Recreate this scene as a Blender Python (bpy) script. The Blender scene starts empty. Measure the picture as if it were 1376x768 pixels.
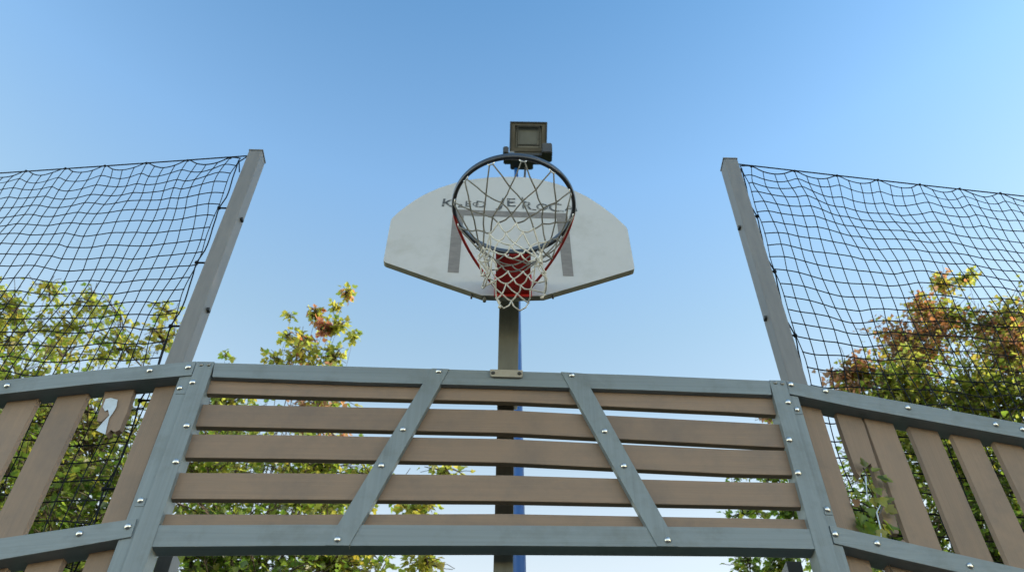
import bpy, bmesh, math, random
from mathutils import Vector, Matrix
R = math.radians
rnd = random.Random(7)
sc = bpy.context.scene
col = sc.collection

# ------------------------------------------------------------------ camera
F = 1200.0; CX, CY = 688.0, 384.0; PITCH = R(47.51); ROLL = R(0.57); CH = 0.40
CAM = Vector((0, 0, CH))
_f = Vector((0, math.cos(PITCH), math.sin(PITCH))); _u = Vector((0, -math.sin(PITCH), math.cos(PITCH))); _x = Vector((1, 0, 0))
AX = (_x*math.cos(ROLL) + _u*math.sin(ROLL)); AU = (-_x*math.sin(ROLL) + _u*math.cos(ROLL))
cd = bpy.data.cameras.new('camera'); cam = bpy.data.objects.new('camera', cd); col.objects.link(cam)
cam.matrix_world = Matrix(((AX.x, AU.x, -_f.x, CAM.x), (AX.y, AU.y, -_f.y, CAM.y), (AX.z, AU.z, -_f.z, CAM.z), (0, 0, 0, 1)))
cd.sensor_width = 36; cd.lens = 36*F/1376; cd.clip_start = 0.05; cd.clip_end = 2000
sc.camera = cam
cd.dof.use_dof = True; cd.dof.focus_distance = 3.4; cd.dof.aperture_fstop = 4.5

def ray(px, py): return (_f*F + AX*(px-CX) - AU*(py-CY)).normalized()

class Plane:
    """a real vertical plane: a point on it and a horizontal direction; 'off' is the depth behind it"""
    def __init__(s, p, u):
        s.p = Vector(p); s.u = Vector(u).normalized(); s.n = Vector((-s.u.y, s.u.x, 0))
        if s.n.y < 0: s.n = -s.n
    def at(s, px, py, off=0.0):
        d = ray(px, py); p = s.p + s.n*off
        return CAM + d*((p-CAM).dot(s.n)/d.dot(s.n))
    def pt(s, a, z, off=0.0):
        q = s.p + s.u*a + s.n*off; return Vector((q.x, q.y, z))
    def a(s, q): return (q-s.p).dot(s.u)

YAW = R(0.8)
GP = Plane((0, 2.66, 0), (math.cos(YAW), math.sin(YAW), 0))          # the goal panel's front
HL = GP.at(264, 486); HR = GP.at(1056, 511.5)                        # hinge lines of the side panels
WL = Plane(HL, (-math.cos(R(9)), math.sin(R(9)), 0))
WR = Plane(HR, (math.cos(R(9)), math.sin(R(9)), 0))

# ------------------------------------------------------------------ materials
def mat(name, base, rough=0.6, metal=0.0, var=0.12, scale=(6, 6, 6), bump=0.0, bscale=None, grime=None, coat=0.0, spec=0.5, detail=6, tone=0):
    m = bpy.data.materials.new(name); m.use_nodes = True; nt = m.node_tree; N = nt.nodes; L = nt.links
    b = N['Principled BSDF']; b.inputs['Roughness'].default_value = rough; b.inputs['Metallic'].default_value = metal
    b.inputs['Specular IOR Level'].default_value = spec
    b.inputs['Coat Weight'].default_value = coat
    tc = N.new('ShaderNodeTexCoord'); mp = N.new('ShaderNodeMapping'); mp.inputs['Scale'].default_value = scale
    L.new(tc.outputs['Object'], mp.inputs['Vector'])
    nz = N.new('ShaderNodeTexNoise'); nz.inputs['Scale'].default_value = 1.0; nz.inputs['Detail'].default_value = detail
    nz.inputs['Roughness'].default_value = 0.6; L.new(mp.outputs[0], nz.inputs['Vector'])
    cr = N.new('ShaderNodeValToRGB'); cr.color_ramp.elements[0].position = 0.3; cr.color_ramp.elements[1].position = 0.7
    lo = [c*(1-var) for c in base]; hi = [min(1, c*(1+var)) for c in base]
    cr.color_ramp.elements[0].color = (*lo, 1); cr.color_ramp.elements[1].color = (*hi, 1)
    L.new(nz.outputs['Fac'], cr.inputs['Fac']); out = cr.outputs['Color']
    if grime:
        gc, gs, gl, gh, gk = grime                      # colour, scale, low, high, strength
        g = N.new('ShaderNodeTexNoise'); g.inputs['Scale'].default_value = gs; g.inputs['Detail'].default_value = 8; g.inputs['Roughness'].default_value = .7
        L.new(tc.outputs['Object'], g.inputs['Vector'])
        gr = N.new('ShaderNodeMapRange'); gr.inputs['From Min'].default_value = gl; gr.inputs['From Max'].default_value = gh; gr.inputs['To Max'].default_value = gk
        L.new(g.outputs['Fac'], gr.inputs['Value'])
        mx = N.new('ShaderNodeMix'); mx.data_type = 'RGBA'; L.new(gr.outputs[0], mx.inputs['Factor']); L.new(out, mx.inputs[6]); mx.inputs[7].default_value = (*gc, 1)
        out = mx.outputs[2]
    if tone:
        oi = N.new('ShaderNodeObjectInfo'); tr = N.new('ShaderNodeMapRange'); tr.inputs['To Min'].default_value = 1-tone; tr.inputs['To Max'].default_value = 1+tone
        L.new(oi.outputs['Random'], tr.inputs['Value']); hv = N.new('ShaderNodeHueSaturation'); L.new(tr.outputs[0], hv.inputs['Value']); L.new(out, hv.inputs['Color']); out = hv.outputs[0]
    L.new(out, b.inputs['Base Color'])
    r = N.new('ShaderNodeMapRange'); r.inputs['To Min'].default_value = max(0.05, rough-.1); r.inputs['To Max'].default_value = min(1, rough+.1)
    L.new(nz.outputs['Fac'], r.inputs['Value']); L.new(r.outputs[0], b.inputs['Roughness'])
    if bump:
        bp = N.new('ShaderNodeBump'); bp.inputs['Strength'].default_value = bump; bp.inputs['Distance'].default_value = 0.002
        mp2 = N.new('ShaderNodeMapping'); mp2.inputs['Scale'].default_value = bscale or scale; L.new(tc.outputs['Object'], mp2.inputs['Vector'])
        n2 = N.new('ShaderNodeTexNoise'); n2.inputs['Scale'].default_value = 1; n2.inputs['Detail'].default_value = 5; L.new(mp2.outputs[0], n2.inputs['Vector'])
        L.new(n2.outputs['Fac'], bp.inputs['Height']); L.new(bp.outputs[0], b.inputs['Normal'])
    return m

PAINT = (0.186, 0.222, 0.242)
M = {}
M['rail'] = mat('grey_rail', PAINT, .48, spec=.35, var=.10, scale=(1.2, 30, 90), bump=.35, bscale=(3, 60, 260), grime=((.10, .11, .10), 6, .49, .74, .5))
M['upright'] = mat('grey_upright', PAINT, .48, spec=.35, var=.10, scale=(90, 30, 1.2), bump=.35, bscale=(260, 60, 3), grime=((.10, .11, .10), 6, .49, .74, .5))
SL = (0.222, 0.155, 0.108)
gr_ = ((.12, .095, .080), 4.5, .46, .72, .55)
M['slat_h'] = mat('brown_board_horizontal', SL, .62, tone=.07, var=.08, scale=(1.0, 40, 70), bump=.5, bscale=(5, 90, 260), grime=gr_)
M['slat_v'] = mat('brown_board_upright', SL, .62, tone=.08, var=.08, scale=(70, 40, 1.0), bump=.5, bscale=(260, 90, 5), grime=gr_)
M['board'] = mat('backboard_white', (.435, .445, .455), .5, var=.05, scale=(3, 3, 3), grime=((.27, .26, .23), 5.5, .50, .80, .50), bump=.1, bscale=(40, 40, 40))
M['board_edge'] = mat('backboard_edge', (.20, .20, .155), .6, var=.2, scale=(14, 14, 14))
M['mark'] = mat('marking_grey', (.165, .155, .15), .6, var=.2, scale=(22, 22, 60), grime=((.38, .37, .35), 30, .60, .72, .5))
M['letter'] = mat('lettering_grey', (.06, .065, .07), .6, var=.3, scale=(30, 30, 30), grime=((.5, .5, .48), 55, .52, .62, .75))
M['ring'] = mat('rim_blue_black', (.028, .034, .046), .35, var=.35, scale=(20, 20, 20), grime=((.16, .09, .05), 30, .62, .72, .6), metal=.0, coat=.3)
M['red'] = mat('red_paint', (.36, .016, .012), .38, var=.2, scale=(12, 12, 12), grime=((.12, .02, .015), 22, .55, .75, .6))
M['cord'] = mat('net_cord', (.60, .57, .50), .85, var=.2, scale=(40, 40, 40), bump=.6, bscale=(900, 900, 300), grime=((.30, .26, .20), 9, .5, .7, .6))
M['cord_backlit'] = mat('net_cord_backlit', (.17, .16, .135), .85, var=.3, scale=(40, 40, 40), bump=.6, bscale=(900, 900, 300))  # same hoop cord, with the upper strands' backlit darkness painted into its colour
M['net'] = mat('black_net_cord', (.010, .013, .018), .8, spec=.15, var=.3, scale=(40, 40, 40))
M['post'] = mat('hoop_post_grey', (.125, .125, .10), .5, var=.18, scale=(30, 30, 3), grime=((.08, .075, .05), 8, .5, .75, .5), bump=.2)
M['galv'] = mat('galvanised_post', (.165, .165, .165), .5, var=.12, metal=0, scale=(40, 40, 5), grime=((.2, .19, .18), 7, .5, .75, .5), bump=.2, bscale=(120, 120, 8))
M['blue'] = mat('blue_pole_paint', (.012, .085, .30), .35, var=.15, scale=(10, 10, 2))
M['steel'] = mat('stainless_bolt', (.62, .61, .58), .28, metal=1, var=.1, scale=(60, 60, 60))
M['bolt_dull'] = mat('dull_bolt', (.22, .22, .21), .4, metal=.8, var=.2, scale=(60, 60, 60))
M['dark'] = mat('dark_steel', (.035, .035, .032), .5, var=.2, scale=(20, 20, 20))
M['lamp'] = mat('lamp_housing_brown_grey', (.11, .10, .08), .5, var=.15, scale=(14, 14, 14), grime=((.2, .18, .14), 18, .5, .7, .4))
M['glass'] = mat('lamp_glass', (.20, .21, .20), .12, var=.12, scale=(9, 9, 9), coat=.6, spec=.6)
M['ballast'] = mat('ballast_beige', (.20, .185, .145), .5, var=.15, scale=(14, 14, 14))
M['lens'] = mat('lamp_glass_dusty', (.30, .30, .27), .3, var=.1, scale=(14, 14, 14), coat=.4)
M['plate'] = mat('mounting_plate_beige', (.33, .30, .24), .5, var=.15, scale=(20, 20, 20), grime=((.2, .14, .09), 20, .55, .72, .6))
M['paper'] = mat('pale_sticker', (.46, .54, .64), .6, var=.1, scale=(30, 30, 30))
M['bark'] = mat('bark', (.085, .065, .045), .9, var=.35, scale=(14, 14, 5), bump=.8, bscale=(50, 50, 12))
M['ground'] = mat('grass_ground', (.05, .075, .025), .95, var=.35, scale=(1.5, 1.5, 1.5))
M['court'] = mat('court_asphalt', (.040, .041, .042), .9, var=.2, scale=(9, 9, 9), bump=.5, bscale=(120, 120, 120))
M['white'] = mat('court_line', (.6, .6, .58), .8, var=.1, scale=(12, 12, 12))

def leaf_mat():
    m = bpy.data.materials.new('leaf'); m.use_nodes = True; nt = m.node_tree; N = nt.nodes; L = nt.links
    N.remove(N['Principled BSDF']); out = N['Material Output']
    at = N.new('ShaderNodeAttribute'); at.attribute_name = 'leafcol'
    d = N.new('ShaderNodeBsdfDiffuse'); t = N.new('ShaderNodeBsdfTranslucent'); g = N.new('ShaderNodeBsdfGlossy'); g.inputs['Roughness'].default_value = .4
    hs = N.new('ShaderNodeHueSaturation'); hs.inputs['Value'].default_value = 3.8; hs.inputs['Saturation'].default_value = 1.1; L.new(at.outputs['Color'], hs.inputs['Color'])
    L.new(at.outputs['Color'], d.inputs['Color']); L.new(hs.outputs[0], t.inputs['Color'])
    a = N.new('ShaderNodeMixShader'); a.inputs[0].default_value = .6; L.new(d.outputs[0], a.inputs[1]); L.new(t.outputs[0], a.inputs[2])
    b = N.new('ShaderNodeMixShader'); b.inputs[0].default_value = .04; L.new(a.outputs[0], b.inputs[1]); L.new(g.outputs[0], b.inputs[2])
    L.new(b.outputs[0], out.inputs['Surface']); return m
M['leaf'] = leaf_mat()

# ------------------------------------------------------------------ helpers
def tag(o, label=None, cat=None, group=None, kind=None):
    if label: o['label'] = label
    if cat: o['category'] = cat
    if group: o['group'] = group
    if kind: o['kind'] = kind
    return o
def thing(name, loc, label, cat, group=None):
    o = bpy.data.objects.new(name, None); o.empty_display_size = .1; o.location = loc; col.objects.link(o)
    tag(o, label, cat, group); return o
def link(name, me, m, parent=None, smooth=False):
    o = bpy.data.objects.new(name, me); col.objects.link(o)
    if m is not None: me.materials.append(m)
    if smooth:
        for p in me.polygons: p.use_smooth = True
    if parent:
        top = parent
        o.parent = parent
        # world coordinates in the mesh: cancel the parents' translation
        t = Vector((0, 0, 0)); q = parent
        while q: t += q.location; q = q.parent
        o.location = -t
    return o
def from_bm(name, bm, m, parent=None, smooth=False):
    bmesh.ops.recalc_face_normals(bm, faces=bm.faces)
    me = bpy.data.meshes.new(name); bm.to_mesh(me); bm.free(); return link(name, me, m, parent, smooth)
def add_prism(bm, pts, d):
    """polygon pts (Vectors) extruded by vector d"""
    a = [bm.verts.new(p) for p in pts]; b = [bm.verts.new(p+d) for p in pts]; n = len(pts)
    bm.faces.new(a); bm.faces.new(b[::-1])
    for i in range(n): bm.faces.new((a[i], b[i], b[(i+1) % n], a[(i+1) % n]))
def prism(name, pts, d, m, parent=None, bev=.0015):
    bm = bmesh.new(); add_prism(bm, pts, d)
    bmesh.ops.recalc_face_normals(bm, faces=bm.faces)
    if bev: bmesh.ops.bevel(bm, geom=[e for e in bm.edges if e.calc_face_angle(0) > .5], offset=bev, segments=2, affect='EDGES', profile=.6)
    return from_bm(name, bm, m, parent)
def strip(name, top, bot, d, m, parent=None, bev=.002):
    """long board: matching top and bottom polylines, extruded by d"""
    bm = bmesh.new(); n = len(top)
    A = [bm.verts.new(p) for p in top]; B = [bm.verts.new(p) for p in bot]; A2 = [bm.verts.new(p+d) for p in top]; B2 = [bm.verts.new(p+d) for p in bot]
    for i in range(n-1):
        bm.faces.new((A[i], A[i+1], B[i+1], B[i])); bm.faces.new((A2[i+1], A2[i], B2[i], B2[i+1]))
        bm.faces.new((A2[i], A2[i+1], A[i+1], A[i])); bm.faces.new((B[i], B[i+1], B2[i+1], B2[i]))
    bm.faces.new((A[0], B[0], B2[0], A2[0])); bm.faces.new((A[-1], A2[-1], B2[-1], B[-1]))
    bmesh.ops.recalc_face_normals(bm, faces=bm.faces)
    if bev: bmesh.ops.bevel(bm, geom=[e for e in bm.edges if e.calc_face_angle(0) > .7], offset=bev, segments=2, affect='EDGES', profile=.6)
    return from_bm(name, bm, m, parent)
def add_box(bm, c, sx, sy, sz, rot=None):
    mt = Matrix.Translation(c) @ (rot.to_4x4() if rot else Matrix.Identity(4)) @ Matrix.Diagonal((sx, sy, sz, 1))
    return bmesh.ops.create_cube(bm, size=1, matrix=mt)['verts']
def add_tube(bm, pts, r, seg=6, closed=False):
    n = len(pts); rings = []; nrm = None
    for i, p in enumerate(pts):
        if closed: t = pts[(i+1) % n]-pts[i-1]
        else: t = pts[min(i+1, n-1)]-pts[max(i-1, 0)]
        if t.length < 1e-7: t = Vector((0, 0, 1))
        t.normalize()
        if nrm is None: nrm = t.orthogonal().normalized()
        else:
            nrm = nrm-t*nrm.dot(t); nrm = nrm.normalized() if nrm.length > 1e-6 else t.orthogonal().normalized()
        b = t.cross(nrm); rr = r[i] if isinstance(r, (list, tuple)) else r
        rings.append([bm.verts.new(p+(nrm*math.cos(2*math.pi*k/seg)+b*math.sin(2*math.pi*k/seg))*rr) for k in range(seg)])
    m = n if closed else n-1
    for i in range(m):
        A = rings[i]; B = rings[(i+1) % n]
        for k in range(seg): bm.faces.new((A[k], A[(k+1) % seg], B[(k+1) % seg], B[k]))
    if not closed: bm.faces.new(rings[0][::-1]); bm.faces.new(rings[-1])
def tube(name, pts, r, m, parent=None, seg=8, closed=False):
    bm = bmesh.new(); add_tube(bm, pts, r, seg, closed); return from_bm(name, bm, m, parent, True)

_ico = bmesh.new(); bmesh.ops.create_icosphere(_ico, subdivisions=1, radius=1); _icv = [v.co.copy() for v in _ico.verts]; _icf = [[v.index for v in f.verts] for f in _ico.faces]; _ico.free()
class MB:
    """plain lists of vertices and faces: quick for thousands of tubes"""
    def __init__(s): s.v = []; s.f = []
    def tube(s, pts, r, seg=4):
        n = len(pts); nrm = None; b0 = len(s.v); cs = [(math.cos(2*math.pi*k/seg), math.sin(2*math.pi*k/seg)) for k in range(seg)]
        for i, p in enumerate(pts):
            t = pts[min(i+1, n-1)]-pts[max(i-1, 0)]
            if t.length < 1e-7: t = Vector((0, 0, 1))
            t.normalize()
            if nrm is None: nrm = t.orthogonal().normalized()
            else:
                nrm = nrm-t*nrm.dot(t); nrm = nrm.normalized() if nrm.length > 1e-6 else t.orthogonal().normalized()
            b = t.cross(nrm); rr = r[i] if isinstance(r, (list, tuple)) else r
            for c, q in cs: s.v.append(p+nrm*(c*rr)+b*(q*rr))
        for i in range(n-1):
            for k in range(seg):
                a = b0+i*seg+k; c = b0+i*seg+(k+1) % seg; s.f.append((a, c, c+seg, a+seg))
    def ball(s, p, r):
        b0 = len(s.v); s.v += [p+v*r for v in _icv]; s.f += [tuple(b0+i for i in f) for f in _icf]
    def build(s, name, m, parent, smooth=True):
        me = bpy.data.meshes.new(name); me.from_pydata([tuple(v) for v in s.v], [], s.f); return link(name, me, m, parent, smooth)

BOLT = None
def bolt(parent, plane, px, py, off, r=.0125):
    """domed stainless bolt head on a thin washer"""
    global BOLT
    if BOLT is None:
        bm = bmesh.new(); prof = [(1.0, 0), (1.0, -.10), (.9, -.30), (.68, -.50), (.38, -.62), (0, -.66)]
        rings = []
        for (rr, y) in prof[:-1]: rings.append([bm.verts.new((rr*math.cos(k*math.pi/8), y, rr*math.sin(k*math.pi/8))) for k in range(16)])
        tip = bm.verts.new((0, prof[-1][1], 0))
        for A, B in zip(rings, rings[1:]):
            for k in range(16): bm.faces.new((A[k], A[(k+1) % 16], B[(k+1) % 16], B[k]))
        for k in range(16): bm.faces.new((rings[-1][k], rings[-1][(k+1) % 16], tip))
        bm.faces.new(rings[0]); bmesh.ops.recalc_face_normals(bm, faces=bm.faces)
        BOLT = bpy.data.meshes.new('bolt'); bm.to_mesh(BOLT); bm.free(); BOLT.materials.append(M['steel'])
        for p in BOLT.polygons: p.use_smooth = True
    o = bpy.data.objects.new('bolt', BOLT); col.objects.link(o); o.parent = parent
    q = plane.at(px, py, off); t = Vector((0, 0, 0)); z = parent
    while z: t += z.location; z = z.parent
    o.location = q-t; o.scale = (r, r, r); o.rotation_euler.z = math.atan2(plane.n.y, plane.n.x)-math.pi/2
    return o

def upright(name, plane, xl, xr, y, ztop, zbot, o0, o1, m, parent, bev=.002):
    a = plane.at(xl, y, o0); b = plane.at(xr, y, o0)
    d = plane.n*(o1-o0)
    pts = [Vector((a.x, a.y, ztop)), Vector((b.x, b.y, ztop)), Vector((b.x, b.y, zbot)), Vector((a.x, a.y, zbot))]
    return prism(name, pts, d, m, parent, bev)

# ------------------------------------------------------------------ ground
def sheet(name, x0, x1, y0, y1, z, m, n=1):
    bm = bmesh.new(); vs = [bm.verts.new(v) for v in ((x0, y0, z), (x1, y0, z), (x1, y1, z), (x0, y1, z))]; bm.faces.new(vs)
    return from_bm(name, bm, m)
tag(sheet('ground', -600, 600, -600, 600, 0, M['ground']), kind='structure')
tag(sheet('court_surface', -7, 7, -22, 4.0, .004, M['court']), kind='structure')
tag(sheet('court_line', -1.15, 1.15, 2.55, 2.61, .008, M['white']), kind='structure')

# ------------------------------------------------------------------ goal frame (centre panel)
goal = thing('goal_frame', (0, 2.7, 0), 'grey goal frame panel of horizontal brown boards with two slanting braces', 'goal frame')
DEP = .060
pz = GP.at(288, 487).z
for (xl, xr, y, zt) in ((264, 288, 487, GP.at(276, 486).z), (1034, 1056, 511.5, GP.at(1045, 511).z)):
    upright('frame_post', GP, xl, xr, y, zt, 0, -.003, .075, M['upright'], goal)
def gq(pts, off=0): return [GP.at(x, y, off) for x, y in pts]
strip('top_rail', gq([(288, 487), (480, 492), (680, 498), (860, 503.5), (1034, 511)]), gq([(285, 506), (480, 513), (680, 518), (860, 523.5), (1037, 530)]), GP.n*DEP, M['rail'], goal)
strip('bottom_rail', gq([(212, 704.8), (400, 704), (680, 705), (980, 707.5), (1088, 710)]), gq([(201, 734), (400, 732.5), (680, 732.5), (980, 734.5), (1096, 737)]), GP.n*DEP, M['rail'], goal)
SLATS = [
 ([(272, 510), (400, 513), (680, 519), (980, 528), (1045, 532)], [(272, 528), (400, 532), (680, 539), (980, 553), (1045, 557)]),
 ([(260, 542.6), (400, 544.9), (680, 550.3), (980, 566), (1057, 570)], [(256, 572), (400, 575), (680, 581), (980, 597), (1061, 601)]),
 ([(244, 582.5), (400, 584), (680, 589), (980, 603), (1067, 605)], [(238, 614), (400, 616), (680, 621), (980, 636), (1072, 638)]),
 ([(226, 634.5), (400, 635), (680, 637.8), (980, 646.5), (1080, 648)], [(220, 669.5), (400, 670.5), (680, 672.5), (980, 678.5), (1086, 681)]),
 ([(216, 690), (400, 690.4), (680, 689.5), (980, 695), (1090, 697)], [(210, 724), (400, 724), (680, 724), (980, 727), (1096, 730)])]
for T, B in SLATS:
    # finer polyline with a slight warp of the board
    def fine(P):
        out = []
        for (a, b) in zip(P, P[1:]):
            for k in range(3): out.append((a[0]+(b[0]-a[0])*k/3, a[1]+(b[1]-a[1])*k/3))
        out.append(P[-1]); return out
    strip('slat', gq(fine(T), .022), gq(fine(B), .022), GP.n*.026, M['slat_h'], goal, .003)
for P in ([(580.4, 494.3), (603.7, 495.2), (469, 732.3), (437, 732)], [(753.7, 499), (782.8, 501), (912, 733.5), (883.7, 733.2)]):
    prism('brace', gq(P, -.004), GP.n*.0255, M['upright'], goal)
for (x, y) in ((258.9, 513.4), (252.6, 571.6), (236.5, 620), (1059, 540.2), (1060.5, 590.6), (1072.3, 635)):
    if x == 252.6: x = 251
    bolt(goal, GP, x, y, -.003)
for (x, y) in ((270.6, 489.8), (280.8, 489.8), (1041.6, 514), (1051, 515)):
    q_ = bolt(goal, GP, x, y, -.003, .0085); q_.data = q_.data.copy(); q_.data.materials[0] = M['bolt_dull']
for (x, y) in ((589.4, 498.6), (541.6, 576.7), (512.5, 625), (453.6, 724), (768.5, 504), (812.7, 579), (838.3, 625.6), (897.3, 725)): bolt(goal, GP, x, y, -.004, .0118)
# uprights standing behind the frame, seen under the bottom rail
zb = GP.at(640, 712).z
for (xl, xr) in ((211, 231), (1056, 1076)):
    upright('rear_post', GP, xl, xr, 752, zb, 0, .16, .24, M['galv'], goal)

# ------------------------------------------------------------------ side panels
WD = .085
def wing(W, sgn, label, top, topb, bot, botb, strip_x, slats, bolts, broken):
    t = thing('side_panel', (W.p.x, W.p.y, 0), label, 'fence panel', 'slatted side panels beside the goal')
    wq = lambda P, off=0: [W.at(x, y, off) for x, y in P]
    strip('top_rail', wq(top), wq(topb), W.n*WD, M['rail'], t)
    strip('bottom_rail', wq(bot), wq(botb), W.n*WD, M['rail'], t)
    # foot rail near the ground, parallel to the others
    a0, a1 = W.a(W.at(*bot[0])), W.a(W.at(*bot[-1]))
    strip('foot_rail', [W.pt(a0, .22), W.pt(a1, .22)], [W.pt(a0, .14), W.pt(a1, .14)], W.n*WD, M['rail'], t)
    upright('side_post', W, strip_x[0], strip_x[1], strip_x[2], W.at(strip_x[0], strip_x[2]).z, 0, .006, .08, M['upright'], t)
    zrail = [W.at(*topb[0]), W.at(*topb[-1])]
    def ztop(q):
        a = W.a(q); a0_, a1_ = W.a(zrail[0]), W.a(zrail[1]); k = (a-a0_)/(a1_-a0_); return zrail[0].z+(zrail[1].z-zrail[0].z)*k+.02
    for i, (xl, xr, y) in enumerate(slats):
        a = W.at(xl, y, .052); b = W.at(xr, y, .052); za, zb_ = ztop(a), ztop(b); d = W.n*.024
        if i == broken['i']:
            # the board has snapped: jagged stub hanging from the top rail, a stump below
            U = W.pt
            pts = [W.at(x, y2, .052) for x, y2 in broken['stub']]
            prism('broken_slat', pts, d, M['slat_v'], t, 0)['label'] = broken['lab']
            zz = W.at(*broken['low'], .052).z
            n = 7; top_ = []
            for k in range(n+1):
                q = a.lerp(b, k/n); top_.append(Vector((q.x, q.y, zz+(rnd.uniform(-.02, .02) if 0 < k < n else 0))))
            prism('slat', top_+[Vector((b.x, b.y, .1)), Vector((a.x, a.y, .1))], d, M['slat_v'], t, 0)
            continue
        j = rnd.uniform(-.001, .001)
        prism('slat', [Vector((a.x, a.y+j, za)), Vector((b.x, b.y+j, zb_)), Vector((b.x, b.y+j, .1)), Vector((a.x, a.y+j, .1))], d, M['slat_v'], t, .003)
    for (x, y, o, r) in bolts: bolt(t, W, x, y, o, r)
    return t
wl = wing(WL, -1, 'slatted brown and grey side panel left of the goal, one board snapped off halfway',
     [(264, 484.8), (130, 496.6), (0, 510.5), (-160, 529)], [(257, 503.5), (130, 514.7), (0, 529), (-160, 548)],
     [(184, 695.5), (100, 708), (0, 722.5), (-190, 750)], [(175.5, 720.5), (100, 734), (0, 751), (-190, 783)],
     (242, 263, 504),
     [(209, 237, 518), (143.5, 181, 521), (79.5, 119, 528), (11.6, 51.6, 536), (-54, -13, 545), (-122, -80, 553)],
     [(201.3, 497.3, -.001, .0125), (253, 493, -.001, .0125), (9.7, 517.7, -.001, .0125), (171.9, 706.7, -.001, .012), (106.7, 716.4, -.001, .012), (241.7, 521, .004, .0115), (189, 671.7, .004, .0115)],
     dict(i=1, lab='snapped board with a ragged torn edge', low=(75, 722),
          stub=[(144, 515), (184, 512), (176, 535), (171, 553), (165, 566), (161, 577), (154, 580), (149, 577), (142, 584), (143, 573), (146, 562), (150, 556), (156, 547), (158, 538), (156, 535), (149, 534), (141.5, 536), (140, 546), (147, 549), (148, 556), (143, 560), (136, 566), (130, 565), (132, 556), (136, 545)]))
wr = wing(WR, 1, 'slatted brown and grey side panel right of the goal, vine growing through a cracked board',
     [(1057, 511.5), (1150, 528), (1260, 547.5), (1376, 568.5), (1520, 594)], [(1061, 528.5), (1150, 547), (1260, 567), (1376, 588), (1520, 614)],
     [(1114.5, 704.8), (1200, 724), (1376, 763.5), (1520, 796)], [(1121, 729), (1200, 748), (1376, 788), (1520, 822)],
     (1057, 1071.5, 529),
     [(1074, 1100, 540), (1120.6, 1154, 546), (1158, 1194, 553), (1216, 1252, 561), (1273, 1308, 571), (1329, 1364, 581), (1386, 1421, 591), (1443, 1478, 601)],
     [(1062.9, 516.4, -.001, .0125), (1109.4, 525, -.001, .0125), (1220, 547.5, -.001, .0125), (1338, 570, -.001, .0125), (1374, 576.4, -.001, .012), (1122.5, 717, -.001, .012), (1178.8, 729.4, -.001, .012), (1303.6, 759.4, -.001, .012), (1071, 550, .004, .0115), (1111.8, 684, .004, .0115)],
     dict(i=1, lab='cracked board with pieces missing', low=(1195, 728),
          stub=[(1119, 540), (1150, 544), (1162, 572), (1172, 603), (1180, 628), (1189, 655), (1198, 680), (1205, 700), (1208, 716), (1200, 716), (1196, 704), (1188, 698), (1184, 688), (1188, 676), (1182, 664), (1180, 650), (1176, 640), (1172, 628), (1170, 622), (1165, 626), (1158, 632), (1156, 640), (1151, 634), (1145, 618), (1138, 598), (1130, 575)]))

# small fittings at the hinges
for W, P in ((WL, [(235.5, 528.5), (249, 528.5)]), (WR, [(1069, 556), (1079, 556)]), (WL, [(181, 679.5), (193, 679.5)]), (WR, [(1109, 691), (1119, 691)])):
    a = W.at(*P[0], .004); b = W.at(*P[1], .004)
    prism('hinge_plate', [a+Vector((0, 0, .034)), b+Vector((0, 0, .034)), b, a], W.n*.0035, M['rail'], wl if W is WL else wr, .0006)

# pale torn sticker clinging to the snapped board
pl = [WL.at(x, y, .047) for x, y in [(142, 535.5), (149, 534), (158, 536.5), (156, 547), (150, 556.5), (146.5, 561), (143.5, 573), (141.5, 583), (134, 580), (129, 577.5), (138, 567), (147, 557.5), (145, 550), (141, 552), (138, 546)]]
tag(prism('torn_sticker', pl, WL.n*.0012, M['paper'], None, 0), 'pale blue torn sticker hanging on the snapped board', 'sticker')

# ------------------------------------------------------------------ net posts and safety nets
def zat(px, py, Y):
    d = ray(px, py); return CH+d.z*(Y/d.y)
npl = thing('net_post', (GP.at(234, 485, .10).x, GP.at(234, 485, .10).y, 0), 'tall square grey post holding the left safety net', 'post', 'net posts')
npr = thing('net_post', (GP.at(1069, 500, .10).x, GP.at(1069, 500, .10).y, 0), 'tall square grey post holding the right safety net', 'post', 'net posts')
tops = []
for t, xl, xr, y, tx, ty in ((npl, 222, 246, 485, 345, 202), (npr, 1057, 1081, 500, 976, 213)):
    zt = GP.at(tx, ty, .10).z
    upright('post_body', GP, xl, xr, y, zt, 0, .10, .185, M['galv'], t, .006)
    a = GP.at(xl, y, .0985); b = GP.at(xr, y, .0985); ex = GP.u*.002
    prism('post_cap', [Vector((a.x, a.y, zt+.001))-ex, Vector((b.x, b.y, zt+.001))+ex, Vector((b.x, b.y, zt+.009))+ex, Vector((a.x, a.y, zt+.009))-ex], GP.n*.088, M['galv'], t, .001)
    side = 1 if t is npl else -1
    # small cable clips on the inner face of the post
    xx = b if t is npl else a
    for zz in (zt-.55, zt-1.2):
        bm = bmesh.new(); add_box(bm, Vector((xx.x+side*.006, xx.y+.045, zz)), .012, .022, .014); from_bm('clip', bm, M['dark'], t)
    tops.append(zt)

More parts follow.
